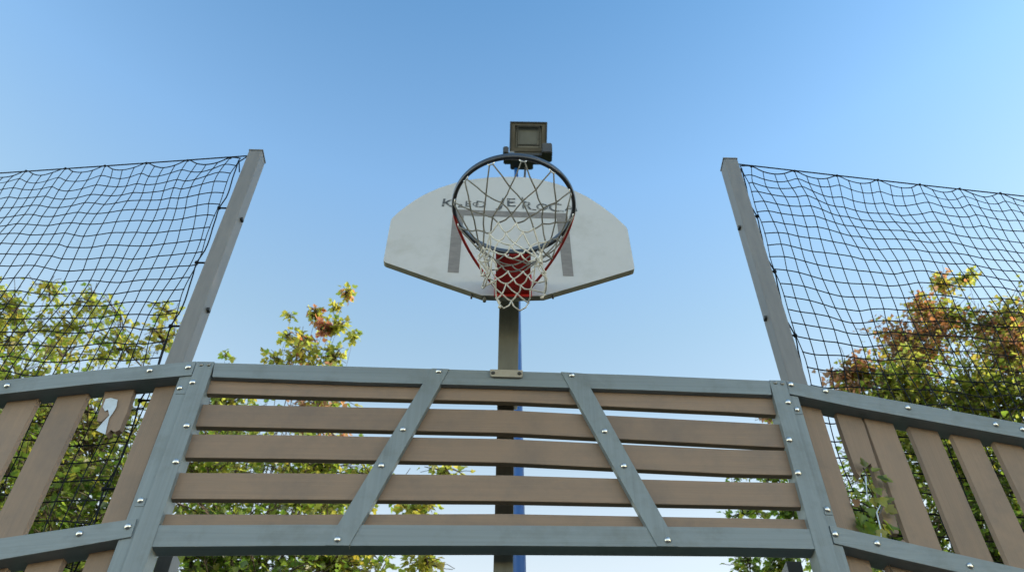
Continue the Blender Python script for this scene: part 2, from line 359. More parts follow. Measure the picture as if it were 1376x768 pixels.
def safety_net(W, sgn, label, c0, c1, hinge_px, name):
    OFF = .125
    t = thing('safety_net', (W.p.x, W.p.y+.1, 0), label, 'net', 'black safety nets')
    A = W.at(*c0, OFF); B = W.at(*c1, OFF); aA, aB = W.a(A), W.a(B); slope = (B.z-A.z)/(aB-aA)
    zc = lambda a: A.z+slope*(a-aA)
    cw, chh = .0635, .0885; att = 4
    L = 3.3; nc = int(L/cw); nr = 44
    a0 = aA+.030
    ph = [rnd.uniform(0, 6.28) for _ in range(12)]
    def node(j, i):
        a = a0+j*cw; x = j/att
        dip = abs(math.sin(math.pi*(x-.5)))     # 1 in mid-span? shifted so attachments fall on j%4==2
        dip = math.sin(math.pi*((j-1) % att)/att) if j >= 1 else 0.25
        dec = math.exp(-i/3.2)
        z = zc(a)-.006-.055*dip*dec-i*chh*(1.0)
        lowf = .010*math.sin(.55*j+.35*i+ph[0])+.007*math.sin(1.15*j-.28*i+ph[1])+.007*math.sin(.23*j+.8*i+ph[2])
        z += lowf*min(1, i/2)
        # the net hangs off the post in a soft curve
        da = .010*math.sin(.6*i+.5*j+ph[3])+.008*math.sin(.9*j-.45*i+ph[4])+.012*math.sin(.31*i+ph[7])
        if j == 0: da = .012*math.sin(i*math.pi/5+.4)**2
        a += da*min(1, i/2)+rnd.uniform(-.003, .003)
        z += rnd.uniform(-.004, .004)
        dy = .018*math.sin(.35*j+.2*i+ph[5])+.012*math.sin(.5*i-.2*j+ph[6])
        return W.pt(a, z, OFF+dy*min(1, i/3))
    G = [[node(j, i) for j in range(nc+1)] for i in range(nr+1)]
    def smooth(P, k=3):
        out = []
        n = len(P)
        for q in range(n-1):
            p0 = P[max(q-1, 0)]; p1 = P[q]; p2 = P[q+1]; p3 = P[min(q+2, n-1)]
            for s in range(k):
                u = s/k; out.append(.5*((2*p1)+(p2-p0)*u+(2*p0-5*p1+4*p2-p3)*u*u+(3*p1-p0-3*p2+p3)*u**3))
        out.append(P[-1]); return out
    bm = MB()
    for i in range(nr+1): bm.tube(smooth(G[i], 3), .0027 if i else .0034)
    for j in range(nc+1): bm.tube(smooth([G[i][j] for i in range(nr+1)], 2), .0023)
    for i in range(nr+1):
        for j in range(nc+1):
            if rnd.random() < .9: bm.ball(G[i][j], .0044)
    bm.build('netting', M['net'], t)
    # top cable with the knots that hang the net on it
    q0 = W.pt(aA-.012, zc(aA-.012), OFF); e = a0+nc*cw
    tube('cable', [q0]+[W.pt(a0+(e-a0)*k/30, zc(a0+(e-a0)*k/30)-.012*math.sin(math.pi*k/30), OFF) for k in range(1, 31)], .0038, M['net'], t, 6)
    for j in range(1, nc+1, att):
        k = bmesh.new(); p = G[0][j]; pc = W.pt(W.a(p), zc(W.a(p))-.008, OFF)
        add_tube(k, [pc+Vector((0, 0, .006)), p], .0046, 5)
        bmesh.ops.create_icosphere(k, subdivisions=1, radius=.0085, matrix=Matrix.Translation(pc)); from_bm('knot', k, M['net'], t, True)
    # lacing rope beside the post
    rope = [W.pt(aA+.018+.006*math.sin(k*1.3)+(.010*(k % 5 == 0)), zc(aA)-.05-k*.085, OFF-.01) for k in range(46)]
    tube('edge_rope', smooth(rope, 2), .0034, M['net'], t, 5)
    tube('corner_tie', [q0, W.pt(aA+.03, zc(aA)-.05, OFF), W.pt(aA+.004, zc(aA)-.15, OFF)], .0036, M['net'], t, 5)
    for k in range(5, 45, 5):
        p = rope[k]; bm = MB(); bm.tube([p, W.pt(aA-.008, p.z+.004, OFF)], .005, 5); bm.ball(p, .011); bm.build('tie', M['net'], t)
    return t
safety_net(WL, -1, 'black square mesh net strung left of the goal from the left post', (331, 209.5), (0, 231), None, 'left')
safety_net(WR, 1, 'black square mesh net strung right of the goal from the right post', (987, 220), (1376, 262), None, 'right')

# ------------------------------------------------------------------ basketball hoop
BP = Plane((0, 2.42, 0), (math.cos(YAW), math.sin(YAW), 0))
hoop = thing('basketball_hoop', (0, 2.74, 0), 'basketball hoop with grey white fan backboard, dark rim and red bracket', 'basketball hoop')
outl = [(514.8, 351.2), (525.3, 294.2), (535, 285), (545.7, 276.8), (558, 268.3), (570.3, 261), (590, 252.2), (612.6, 245), (633, 241), (654.8, 238.3), (676, 237.2), (697, 237.4), (712, 238.6), (727, 241.2), (749, 246.8), (771, 255.2), (789, 264), (806, 274.9), (825, 289), (843, 305.8), (853.2, 361.2), (792, 379.5), (731, 397), (689, 398), (647, 396.6), (580, 374)]
pts = [BP.at(x, y) for x, y in outl]
def round_poly(P, idx, r):
    out = []
    for i, p in enumerate(P):
        if i in idx:
            a = P[i-1]; b = P[(i+1) % len(P)]; pa = p+(a-p).normalized()*r; pb = p+(b-p).normalized()*r
            for k in range(5):
                u = k/4; out.append(pa*(1-u)**2+p*2*u*(1-u)+pb*u*u)
        else: out.append(p)
    return out
rp = round_poly(pts, {0, 1, 19, 20}, .014)
bb = prism('backboard', rp, BP.n*.028, M['board'], hoop, .003)
bb.data.materials.append(M['board_edge'])
for p in bb.data.polygons:
    if abs(p.normal.dot(BP.n)) < .55 or p.normal.y > .5: p.material_index = 1
# target marking: an open square painted on the board
def bsheet(name, polys, m, parent, off):
    bm = bmesh.new()
    for P in polys: bm.faces.new([bm.verts.new(BP.at(x, y, off)) for x, y in P])
    return from_bm(name, bm, m, parent)
bsheet('target_marking', [[(609, 281), (762, 286.6), (763.3, 294), (624.5, 289.2), (623.2, 289.2), (608.3, 288.6)], [(608.3, 288.6), (623.2, 289.2), (616.4, 366.3), (601.4, 365.3)], [(748, 293.4), (763.3, 294), (770.8, 370.6), (756.6, 370.4)]], M['mark'], bb, -.0012)
# lettering
bm = bmesh.new()
LET = [('K', 601.5, 272, 12.5, -4), ('a', 619, 275, 8, 0), ('E', 629, 273.5, 9, 0), ('O', 639, 274, 5, 0), ('D', 646, 274, 10, -6), ('J', 675, 272, 15, -10), ('E', 686.5, 271.5, 13, 2), ('\'', 702, 269, 10, 0), ('R', 708, 275.5, 12, -8), ('-', 718.5, 280, 10, -10), ('O', 728.5, 277.5, 10, 0), ('C', 746, 278, 13, -4), ('.', 756, 280, 10, 0), ('A', 765, 279, 9, 0), ('I', 772.8, 278.5, 12, 8)]
for (c, x, y, h, rot) in LET:
    cu = bpy.data.curves.new('glyph', 'FONT'); cu.body = c; cu.size = 1; cu.align_x = 'CENTER'; cu.offset = .012
    ob = bpy.data.objects.new('glyph', cu); col.objects.link(ob); dg = bpy.context.evaluated_depsgraph_get()
    me = bpy.data.meshes.new_from_object(ob.evaluated_get(dg)); bpy.data.objects.remove(ob); bpy.data.curves.remove(cu)
    C = BP.at(x, y, -.0016); hh = (BP.at(x, y-h/2).z-BP.at(x, y+h/2).z)/.72*.86
    cr, sr = math.cos(R(rot)), math.sin(R(rot)); v0 = len(bm.verts); vs = []
    for v in me.vertices:
        a = v.co.x*hh*1.05; b = (v.co.y-.36)*hh
        vs.append(bm.verts.new(C+BP.u*(a*cr-b*sr)+Vector((0, 0, a*sr+b*cr))))
    for p in me.polygons:
        try: bm.faces.new([vs[i] for i in p.vertices])
        except ValueError: pass
    bpy.data.meshes.remove(me)
from_bm('lettering', bm, M['letter'], bb)
# rim
RZ = CH+2.66; RC = Vector((BP.at(689, 380).x*0+.004, 2.035, RZ)); RR = .224
bm = bmesh.new(); NS = 96; sec = []
hw, hh = .0080, .0125
for k in range(16):
    a = 2*math.pi*k/16; c, s = math.cos(a), math.sin(a)
    sec.append((hw*math.copysign(abs(c)**.6, c), hh*math.copysign(abs(s)**.6, s)))
ringv = []
for i in range(NS):
    t = 2*math.pi*i/NS
    ringv.append([bm.verts.new(RC+Vector(((RR+a)*math.cos(t), (RR+a)*math.sin(t), b))) for a, b in sec])
for i in range(NS):
    A, B = ringv[i], ringv[(i+1) % NS]
    for k in range(16): bm.faces.new((A[k], A[(k+1) % 16], B[(k+1) % 16], B[k]))
rim = from_bm('rim', bm, M['ring'], hoop, True)
# net hooks under the rim
NH = 12; A0 = R(-90+8)
hk = []
for i in range(NH):
    t = A0+2*math.pi*i/NH; c = Vector((math.cos(t), math.sin(t), 0)); tt = Vector((-math.sin(t), math.cos(t), 0)); b = RC+c*(RR-.002)+Vector((0, 0, -.012))
    bm = bmesh.new()
    add_tube(bm, [b-tt*.013, b-tt*.012+Vector((0, 0, -.008)), b-tt*.004+Vector((0, 0, -.014)), b+tt*.004+Vector((0, 0, -.014)), b+tt*.012+Vector((0, 0, -.008)), b+tt*.013], .0026, 6)
    from_bm('hook', bm, M['steel'], rim, True); hk.append((b+Vector((0, 0, -.013)), tt, t))
# red bracket: flat box between rim and board with a face plate on the board
bx = .068; back = 2.42
bm = bmesh.new()
prof = [(RC.y+RR-.004, RZ+.010), (back-.006, RZ+.010), (back-.006, RZ-.070), (back-.040, RZ-.070), (RC.y+RR-.004, RZ-.016)]
add_prism(bm, [Vector((-bx+.004, y, z)) for y, z in prof], Vector((2*bx, 0, 0)))
bmesh.ops.recalc_face_normals(bm, faces=bm.faces); bmesh.ops.bevel(bm, geom=bm.edges[:], offset=.003, segments=2, affect='EDGES')
brk = from_bm('bracket', bm, M['red'], hoop)
bm = bmesh.new(); add_box(bm, Vector((.004, back-.0035, RZ-.02)), .150, .006, .13); from_bm('bracket_plate', bm, M['red'], hoop)
for sx in (-1, 1):
    q = [RC+Vector((sx*(RR+.002), .02, -.004)), RC+Vector((sx*(RR-.012), .12, -.022)), RC+Vector((sx*.155, .24, -.045)), RC+Vector((sx*.06, .365, -.066))]
    P = []
    for s in range(13):
        u = s/12; P.append(q[0]*(1-u)**3+q[1]*3*u*(1-u)**2+q[2]*3*u*u*(1-u)+q[3]*u**3)
    tube('support_rod', P, .0058, M['red'], hoop, 8)
# hoop net
rows = [(-.012, .222), (-.118, .178), (-.165, .150), (-.208, .130), (-.250, .117), (-.292, .110), (-.334, .107), (-.376, .108), (-.404, .114)]
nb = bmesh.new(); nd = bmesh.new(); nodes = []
sway = lambda k: Vector((.012*math.sin(k*.9), -.008*k/6, 0))
for k, (dz, r) in enumerate(rows):
    row = []
    for i in range(NH):
        t = A0+2*math.pi*(i+(.5 if k % 2 else 0))/NH
        wob = 0 if k == 0 else .002+.0013*k
        rr = r+rnd.uniform(-wob, wob); tz = dz+rnd.uniform(-wob, wob)
        if k >= 3 and abs(math.cos(t)) > .70: rr += rnd.uniform(-.022, .012); tz += rnd.uniform(-.018, .018)
        t2 = t+(0 if k == 0 else rnd.uniform(-.025, .025))
        row.append(RC+Vector((rr*math.cos(t2), rr*math.sin(t2), tz))+(sway(k) if k else Vector((0, 0, 0))))
    nodes.append(row)
cr_ = .0028
def strand(a, b, k):
    m = (a+b)/2+Vector((rnd.uniform(-1, 1)*.004, rnd.uniform(-1, 1)*.004, -.003-.002*(k > 2)))
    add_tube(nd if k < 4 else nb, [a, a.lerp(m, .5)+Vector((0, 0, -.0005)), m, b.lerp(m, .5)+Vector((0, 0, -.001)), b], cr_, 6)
for k in range(len(rows)-1):
    for i in range(NH):
        if k % 2 == 0: i1, i2 = (i-1) % NH, i
        else: i1, i2 = i, (i+1) % NH
        if k == 0:
            b, tt, t = hk[i]; strand(b-tt*.006, nodes[1][i1], 0); strand(b+tt*.006, nodes[1][i2], 0)
        else:
            strand(nodes[k][i], nodes[k+1][i1], k); strand(nodes[k][i], nodes[k+1][i2], k)
for k in range(1, len(rows)):
    for i in range(NH):
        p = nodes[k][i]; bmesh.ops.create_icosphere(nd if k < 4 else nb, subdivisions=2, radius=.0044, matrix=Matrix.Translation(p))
for i in range(NH):            # bottom loops and loose ends
    p = nodes[-1][i]; q = nodes[-1][(i+1) % NH]
    if i % 3 != 1:
        d = .035+rnd.uniform(-.01, .012)
        add_tube(nb, [p, p.lerp(q, .15)+Vector((0, 0, -d*.55)), p.lerp(q, .5)+Vector((0, 0, -d)), p.lerp(q, .85)+Vector((0, 0, -d*.55)), q], cr_, 6)
    else:
        e = p+Vector((rnd.uniform(-.02, .02), rnd.uniform(-.02, .02), -.045)); add_tube(nb, [p, (p+e)/2+Vector((.006, 0, 0)), e], cr_, 6)
        bmesh.ops.create_icosphere(nb, subdivisions=2, radius=.006, matrix=Matrix.Translation(e))
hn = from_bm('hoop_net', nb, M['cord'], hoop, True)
from_bm('upper_cords', nd, M['cord_backlit'], hn, True)['label'] = 'upper cords of the net, backlit darkness put into the colour'
# post leaning forward from the goal to the board, and the vertical post behind the goal
a = GP.at(669, 495, .066); b = GP.at(696, 495, .066); wd = (b-a).length; mid = (a+b)/2
zt = BP.at(684, 300).z
P0 = Vector((mid.x, mid.y, a.z-.18)); P1 = Vector((mid.x+.004, 2.42+.035, zt))
def beam(name, p0, p1, w, d, m, parent):
    ax = (p1-p0).normalized(); X = GP.u; Y = ax.cross(X).normalized()
    if Y.y < 0: Y = -Y
    pts = [p0-X*w/2, p0+X*w/2, p1+X*w/2, p1-X*w/2]
    return prism(name, pts, Y*d, m, parent, .004)
beam('leaning_post', P0, P1, wd, .08, M['post'], hoop)
for z0 in (.12, .42):
    c = P0.lerp(P1, z0+.35); bm = bmesh.new(); add_box(bm, Vector((c.x, 2.47+.0, BP.at(684, 345).z if z0 < .2 else BP.at(684, 270).z)), .34, .03, .045); from_bm('crossbar', bm, M['post'], hoop)
a = GP.at(667, 600, .10); b = GP.at(690.5, 600, .10)
prism('rear_post', [Vector((a.x, a.y, P0.z+.1)), Vector((b.x, b.y, P0.z+.1)), Vector((b.x, b.y, 0)), Vector((a.x, a.y, 0))], GP.n*.08, M['post'], hoop, .004)
pp = [GP.at(x, y, -.010) for x, y in [(658.5, 495.5), (702.5, 496.8), (702.5, 504.8), (700, 506.5), (661, 505.3), (658.5, 503.5)]]
mp_ = prism('mounting_plate', pp, GP.n*.009, M['plate'], hoop, .002)
for x, y in ((662.6, 500.6), (698, 501.4)): q_ = bolt(mp_, GP, x, y, -.0101, .0085); q_.data = q_.data.copy(); q_.data.materials[0] = M['dark']
# bolts of the board and small tails under it
for x, y in ((633.5, 398), (651, 402), (743, 398)):
    p = BP.at(x, y, .014); bm = bmesh.new(); add_tube(bm, [p+Vector((0, 0, .02)), p+Vector((0, 0, -.012))], .004 if x != 651 else .007, 8); from_bm('bolt', bm, M['dark'] if x != 651 else M['post'], bb, True)

# ------------------------------------------------------------------ blue lamp pole and floodlight
PY = 4.5
def wp(px, py, Y):
    d = ray(px, py); return CAM+d*(Y/d.y)
lx = wp(698.5, 740, PY).x
ztop = wp(696, 200, PY).z
lamp = thing('lamp_pole', (lx, PY, 0), 'slim blue lamp pole behind the backboard carrying a single floodlight', 'lamp pole')
pa = wp(697.3, 682, PY); pb = wp(693.5, 212, PY)
def px_(z): k = (z-pa.z)/(pb.z-pa.z); return pa.x+(pb.x-pa.x)*k
tube('pole', [Vector((px_(z), PY, z)) for z in (0, 1.5, 3.0, 3.4, 4, 5, 6, ztop)], [.048, .043, .037, .0335, .030, .025, .020, .016], M['blue'], lamp, 16)
lx = px_(ztop)
# cable beside the pole at the top
tube('lamp_cable', [Vector((lx+.05, PY-.02, ztop-.9)), Vector((lx+.075, PY-.02, ztop-.5)), Vector((lx+.085, PY-.02, ztop-.2)), Vector((lx+.05, PY-.02, ztop+.02))], .010, M['dark'], lamp, 6)
# head: faces down and forward
hc = wp(710, 184, PY-.12)
nrm = (CAM-hc).normalized(); nrm = (nrm+Vector((.0, -.25, .15))).normalized()
Z = nrm; X = Vector((1, .02, 0)); X = (X-Z*X.dot(Z)).normalized(); Y = Z.cross(X)
Rm = Matrix((X, Y, Z)).transposed()
sx = .33; sy = .27
fl = thing('tmp', (0, 0, 0), '', '') if False else None
bm = bmesh.new()
# housing: box that narrows to the back, open frame at the front
def fr(bm, w, h, z): return [bm.verts.new(hc+Rm @ Vector(v)) for v in ((-w, -h, z), (w, -h, z), (w, h, z), (-w, h, z))]
def band(bm, A, B):
    for i in range(4): bm.faces.new((A[i], A[(i+1) % 4], B[(i+1) % 4], B[i]))
r0 = fr(bm, sx*.30, sy*.28, -.13); r1 = fr(bm, sx*.46, sy*.45, -.04); r2 = fr(bm, sx*.5, sy*.5, -.035); r3 = fr(bm, sx*.5, sy*.5, .012); r4 = fr(bm, sx*.36, sy*.37, .012); r5 = fr(bm, sx*.33, sy*.34, -.012)
bm.faces.new(r0)
for A, B in ((r0, r1), (r1, r2), (r2, r3), (r3, r4), (r4, r5)): band(bm, A, B)
head = from_bm('floodlight', bm, M['lamp'], lamp)
bm = bmesh.new(); g = fr(bm, sx*.345, sy*.36, -.010); bm.faces.new(g); from_bm('reflector', bm, M['lens'], head)
bm = bmesh.new(); bm.faces.new([bm.verts.new(hc+Rm @ Vector(v)) for v in ((-sx*.24, -sy*.24, -.006), (sx*.24, -sy*.24, -.006), (sx*.26, sy*.27, -.006), (-sx*.26, sy*.27, -.006))]); from_bm('glass', bm, M['glass'], head)
for s in (-1, 1):
    bm = bmesh.new(); add_box(bm, hc+Rm @ Vector((s*sx*.295, 0, .014)), .009, sy*.74, .008, Rm); from_bm('trim', bm, M['dark'], head)
    bm = bmesh.new(); add_box(bm, hc+Rm @ Vector((s*sx*.475, 0, .014)), .010, sy*.98, .010, Rm); from_bm('trim', bm, M['dark'], head)
for q in (.34, -.30, .475):
    bm = bmesh.new(); add_box(bm, hc+Rm @ Vector((0, sy*q, .0135)), sx*(.6 if q < .4 else .94), .011, .008, Rm); from_bm('trim', bm, M['dark'], head)
bm = bmesh.new(); add_prism(bm, [hc+Rm @ Vector(v) for v in ((-sx*.37, -sy*.505, .006), (sx*.37, -sy*.505, .006), (sx*.31, -sy*.80, .004), (-sx*.31, -sy*.80, .004))], Rm @ Vector((0, 0, -.06)))
from_bm('ballast_box', bm, M['ballast'], head)
jb = wp(708, 209, PY-.05)
bm = bmesh.new(); add_box(bm, jb+Vector((-.005, .02, -.02)), .40, .10, .05); add_box(bm, jb+Vector((.175, -.02, .02)), .09, .11, .15); add_box(bm, jb+Vector((-.185, 0, .03)), .05, .09, .10); add_box(bm, jb+Vector((-.045, .01, -.085)), .20, .11, .09)
bmesh.ops.bevel(bm, geom=bm.edges[:], offset=.008, segments=2, affect='EDGES'); from_bm('yoke', bm, M['dark'], lamp)

# ------------------------------------------------------------------ trees
GRN = (.090, .125, .024); YGR = (.140, .150, .034); YEL = (.16, .145, .034); ORG = (.17, .085, .042); BRN = (.13, .075, .045); DGR = (.060, .090, .020); RED = (.20, .035, .03)
def curve(a, b, c, n): return [a*(1-u)**2+b*2*u*(1-u)+c*u*u for u in [k/n for k in range(n+1)]]
class Leaves:
    def __init__(s): s.v = []; s.f = []; s.c = []
    def add(s, p, d, up, L, colr):
        d = d.normalized(); x = d.cross(up)
        if x.length < 1e-4: x = d.orthogonal()
        x.normalize(); n = x.cross(d); i = len(s.v); k = rnd.uniform(.05, .35); w = rnd.uniform(.8, 1.15); cu = rnd.uniform(-.25, .1)
        H = [(0, 0), (.30, .10), (.50, .42), (.27, .50), (.20, .78), (0, 1)]
        pts = [p]
        for sg in (1, -1):
            for (a, b) in H[1:-1]: pts.append(p+x*(a*w*L*sg)+d*(b*L)+n*(abs(a)*k*L+cu*b*b*L))
        pts.append(p+d*L+n*cu*L)
        s.v += [tuple(q) for q in pts]; s.f += [(i, i+1, i+2, i+3, i+4, i+9), (i, i+9, i+8, i+7, i+6, i+5)]
        v = rnd.uniform(.75, 1.25); cc = (min(1, colr[0]*v*rnd.uniform(.9, 1.12)), min(1, colr[1]*v), min(1, colr[2]*v), 1); s.c += [cc, cc]
    def build(s, name, parent):
        me = bpy.data.meshes.new(name); me.from_pydata(s.v, [], s.f); at = me.attributes.new('leafcol', 'FLOAT_COLOR', 'FACE')
        at.data.foreach_set('color', [q for c in s.c for q in c]); return link(name, me, M['leaf'], parent)
def rv(): return Vector((rnd.gauss(0, 1), rnd.gauss(0, 1), rnd.gauss(0, 1)))
def pick(mix):
    t = rnd.random()*sum(w for w, _ in mix)
    for w, c in mix:
        t -= w
        if t <= 0: return c
    return mix[-1][1]
def tree(base, r0, zf, blobs, label, group=None, cat='tree', leafL=(.042, .074), name='maple_tree', dens=1.5):
    t = thing(name, (base[0], base[1], 0), label, cat, group)
    wood = MB(); crown = Leaves(); b0 = Vector((base[0], base[1], -.05))
    tz = zf; trunk = [b0, b0+Vector((.05, .02, tz*.3)), b0+Vector((-.04, .05, tz*.65)), b0+Vector((.03, 0, tz))]
    tb = bmesh.new(); add_tube(tb, trunk, [r0*1.25, r0, r0*.85, r0*.7], 10); from_bm('trunk', tb, M['bark'], t, True)
    for (px, py, Y, rx, ry, rz, n, mix, spread) in blobs:
        c = wp(px, py, Y); st = trunk[2].lerp(trunk[3], rnd.uniform(.2, 1))
        ctrl = (st+c)/2+Vector((rnd.uniform(-.2, .2), rnd.uniform(-.2, .2), -.15*(c-st).length+rnd.uniform(.0, .4)))
        limb = curve(st, ctrl, c+Vector((0, 0, rz*.35)), 14)
        lr = r0*.42*min(1, .16+n/45); wood.tube(limb, [lr*(1-.86*k/14) for k in range(15)], 6)
        few = n <= 7
        if few: n = int(n*2.2); rx *= 1.5; ry *= 1.4; rz *= 1.5
        for _ in range(n):
            d = rv().normalized(); s_ = rnd.random()**.45; q = c+Vector((d.x*rx*s_, d.y*ry*s_, d.z*rz*s_))
            k0 = min(range(5, 15), key=lambda k: (limb[k]-q).length); b = limb[k0]
            mid = (b+q)/2+Vector((0, 0, .12*(b-q).length))+rv()*.03
            tw = curve(b, mid, q, 6); wood.tube(tw, [.011*(1-.75*k/6) for k in range(7)], 4)
            m = int(rnd.randint(9, 15)*dens*(.5 if few else 1)); base_c = pick(mix)
            for _l in range(m):
                u = rnd.uniform(.45, 1.05); k = min(int(u*6), 5); pp = tw[k].lerp(tw[k+1], u*6-k)
                off = rv(); off = off.normalized()*spread*rnd.random()**.6*(.5+u*.5); off.z *= .75
                lp = pp+off; dr = off.normalized()+rv()*.45+Vector((0, 0, -.45)); up = Vector((0, 0, 1))+rv()*.45
                crown.add(lp, dr, up, rnd.uniform(*leafL), base_c if rnd.random() < .7 else pick(mix))
            for _s in range(3):
                e = q+rv().normalized()*spread*.8; wood.tube([tw[4], (tw[4]+e)/2+rv()*.01, e], .003, 3)
    wood.build('branches', M['bark'], t)
    crown.build('crown', t); return t

G1 = [(4, YGR), (3, GRN), (1.2, YEL)]; G2 = [(4, GRN), (2, YGR), (2, DGR)]; G3 = [(3, YGR), (2, YEL), (1, GRN)]
OR = [(3.5, ORG), (3.5, BRN), (2, YEL), (1.8, YGR)]; OM = [(1.5, ORG), (1.8, BRN), (3, YGR), (2, YEL), (1.5, GRN)]
DK = [(4, DGR), (3, GRN), (.6, YGR)]
tree((-4.0, 6.4), .13, 2.6, [
    (15, 430, 6.2, .42, .5, .45, 26, G3, .20), (-70, 410, 6.0, .6, .7, .7, 34, G3, .20), (65, 385, 6.1, .12, .2, .10, 4, G3, .13), (95, 450, 6.3, .40, .5, .30, 18, G3, .18), (120, 410, 6.2, .16, .2, .08, 5, G3, .13), (160, 425, 6.2, .10, .2, .06, 3, G3, .12), (165, 475, 6.2, .35, .5, .18, 13, G3, .16), (225, 420, 6.2, .10, .12, .06, 3, G3, .12), (215, 460, 6.2, .14, .2, .14, 6, G3, .13),
    (20, 560, 6.3, .9, .8, .65, 120, G1, .22), (120, 590, 6.4, .6, .7, .6, 75, G1, .22), (-90, 560, 6.1, .9, .8, .8, 80, G1, .22),
    (20, 680, 6.2, 1.0, .8, .65, 130, G2, .22), (150, 700, 6.4, .7, .7, .55, 80, G2, .22), (60, 800, 6.2, 1.1, .8, .6, 110, DK, .22), (-120, 720, 6.1, .9, .8, .8, 70, G2, .22)],
    'large green maple behind the left net, crown filling the lower left', 'maples behind the goal')
tree((-2.3, 6.7), .12, 2.4, [
    (400, 478, 6.4, .18, .2, .10, 7, [(1, ORG), (3, YGR), (2, YEL)], .11), (372, 486, 6.4, .08, .1, .04, 3, G3, .08), (385, 452, 6.4, .03, .05, .05, 2, G3, .07), (390, 425, 6.4, .02, .03, .02, 1, G3, .06), (412, 455, 6.4, .08, .1, .07, 4, [(2, ORG), (3, YGR)], .09), (425, 425, 6.4, .07, .1, .07, 4, [(2, ORG), (3, YGR)], .08), (437, 438, 6.4, .05, .06, .06, 4, [(4, (.19, .085, .055)), (1, YEL)], .075), (452, 412, 6.4, .04, .06, .05, 2, G3, .07), (466, 392, 6.4, .05, .06, .025, 3, [(3, YGR), (1, YEL), (1, ORG)], .07), (455, 440, 6.4, .06, .08, .06, 4, G3, .07), (475, 452, 6.4, .03, .05, .04, 2, G3, .06), (450, 480, 6.4, .12, .15, .04, 5, G3, .09), (303, 479, 6.4, .03, .04, .02, 1, G3, .06),
    (300, 560, 6.6, .55, .5, .40, 46, G1, .20), (430, 550, 6.6, .40, .5, .34, 28, OM, .20), (280, 640, 6.5, .7, .6, .55, 95, G1, .21), (420, 650, 6.5, .55, .6, .42, 70, G1, .20), (500, 650, 6.4, .32, .3, .25, 16, G3, .17), (600, 632, 6.4, .14, .12, .04, 4, G3, .09), (560, 690, 6.4, .22, .2, .16, 10, G3, .14),
    (300, 750, 6.5, .85, .7, .5, 120, G2, .21), (450, 745, 6.5, .6, .6, .36, 70, G1, .20), (570, 758, 6.4, .22, .3, .10, 10, G3, .13), (340, 850, 6.5, 1.2, .8, .6, 100, DK, .22)],
    'spreading green maple behind the goal with one orange tinged sprig above the rail', 'maples behind the goal')
tree((3.9, 6.6), .13, 2.6, [
    (1268, 382, 6.4, .15, .18, .12, 9, [(2, ORG), (3, YEL), (2, YGR)], .12), (1240, 420, 6.4, .22, .25, .2, 16, OR, .15), (1300, 372, 6.4, .10, .1, .05, 4, G3, .09),
    (1225, 470, 6.5, .55, .5, .30, 48, OR, .22), (1270, 440, 6.5, .3, .4, .26, 18, OM, .2), (1345, 445, 6.5, .6, .5, .22, 46, OM, .22), (1410, 430, 6.5, .5, .5, .5, 45, OM, .18), (1150, 505, 6.4, .30, .35, .18, 28, OR, .15), (1360, 480, 6.3, .4, .4, .22, 36, OR, .17),
    (1210, 540, 6.5, .55, .6, .32, 80, G1, .20), (1320, 540, 6.5, .6, .6, .36, 100, G1, .20), (1420, 540, 6.5, .6, .6, .5, 60, G2, .20),
    (1190, 620, 6.6, .50, .6, .40, 70, G1, .20), (1300, 640, 6.6, .8, .7, .5, 130, G2, .21), (1200, 720, 6.6, .65, .7, .42, 90, G2, .21), (1340, 750, 6.5, .95, .7, .55, 130, DK, .21), (1430, 680, 6.4, .8, .7, .6, 80, DK, .21), (1250, 830, 6.5, 1.1, .8, .5, 90, DK, .21)],
    'bushy maple behind the right net, its top turning rusty orange', 'maples behind the goal', 'tree', (.036, .062), 'maple_tree', 2.1)
tree((2.2, 6.9), .06, 2.6, [
    (1035, 560, 6.6, .10, .1, .05, 3, [(2, BRN), (1, YGR)], .09), (1045, 640, 6.6, .20, .2, .14, 9, G2, .12), (990, 640, 6.6, .08, .1, .04, 3, G2, .10), (1000, 692, 6.6, .22, .2, .07, 8, G2, .12), (1060, 690, 6.6, .2, .2, .12, 12, G2, .14), (1090, 600, 6.7, .22, .2, .26, 16, G1, .15),
    (1010, 758, 6.5, .12, .14, .10, 6, G2, .12), (1050, 755, 6.5, .16, .2, .12, 12, G2, .14), (1110, 730, 6.6, .3, .3, .3, 26, G2, .17)],
    'slender young tree with sparse green sprigs behind the goal frame’s right end'.replace('’', "'"), None, 'tree', (.042, .068), 'young_tree')

# added unseen tree, out of view right: blocks low sun from hoop and panels
def shade_tree(x, y, rx, ry, z0, z1, n, label):
    t = thing('sun_blocker_tree', (x, y, 0), label, 'tree'); L0 = Leaves(); wd = MB()
    tube('trunk', [Vector((x, y, -.05)), Vector((x+.1, y, z0)), Vector((x-.1, y+.1, (z0+z1)/2)), Vector((x, y, z1-.5))], [.24, .19, .12, .03], M['bark'], t, 10)
    cz = (z0+z1)/2
    for i in range(n):
        d = rv().normalized()*rnd.random()**.4; c = Vector((x+d.x*rx, y+d.y*ry, cz+d.z*(z1-z0)/2))
        if i % 6 == 0: b = Vector((x, y, max(z0, c.z-.8))); wd.tube([b, (b+c)/2+Vector((0, 0, .1)), c], [.04, .02, .006], 5)
        cc = pick(G2)
        for _ in range(9): L0.add(c+rv()*.16, rv(), Vector((0, 0, 1))+rv()*.5, rnd.uniform(.14, .22), cc)
    wd.build('branches', M['bark'], t); L0.build('crown', t)
shade_tree(8.6, 1.9, 2.0, 3.0, 1.2, 10.2, 1900, 'added unseen tree blocking the low sun right of the court')

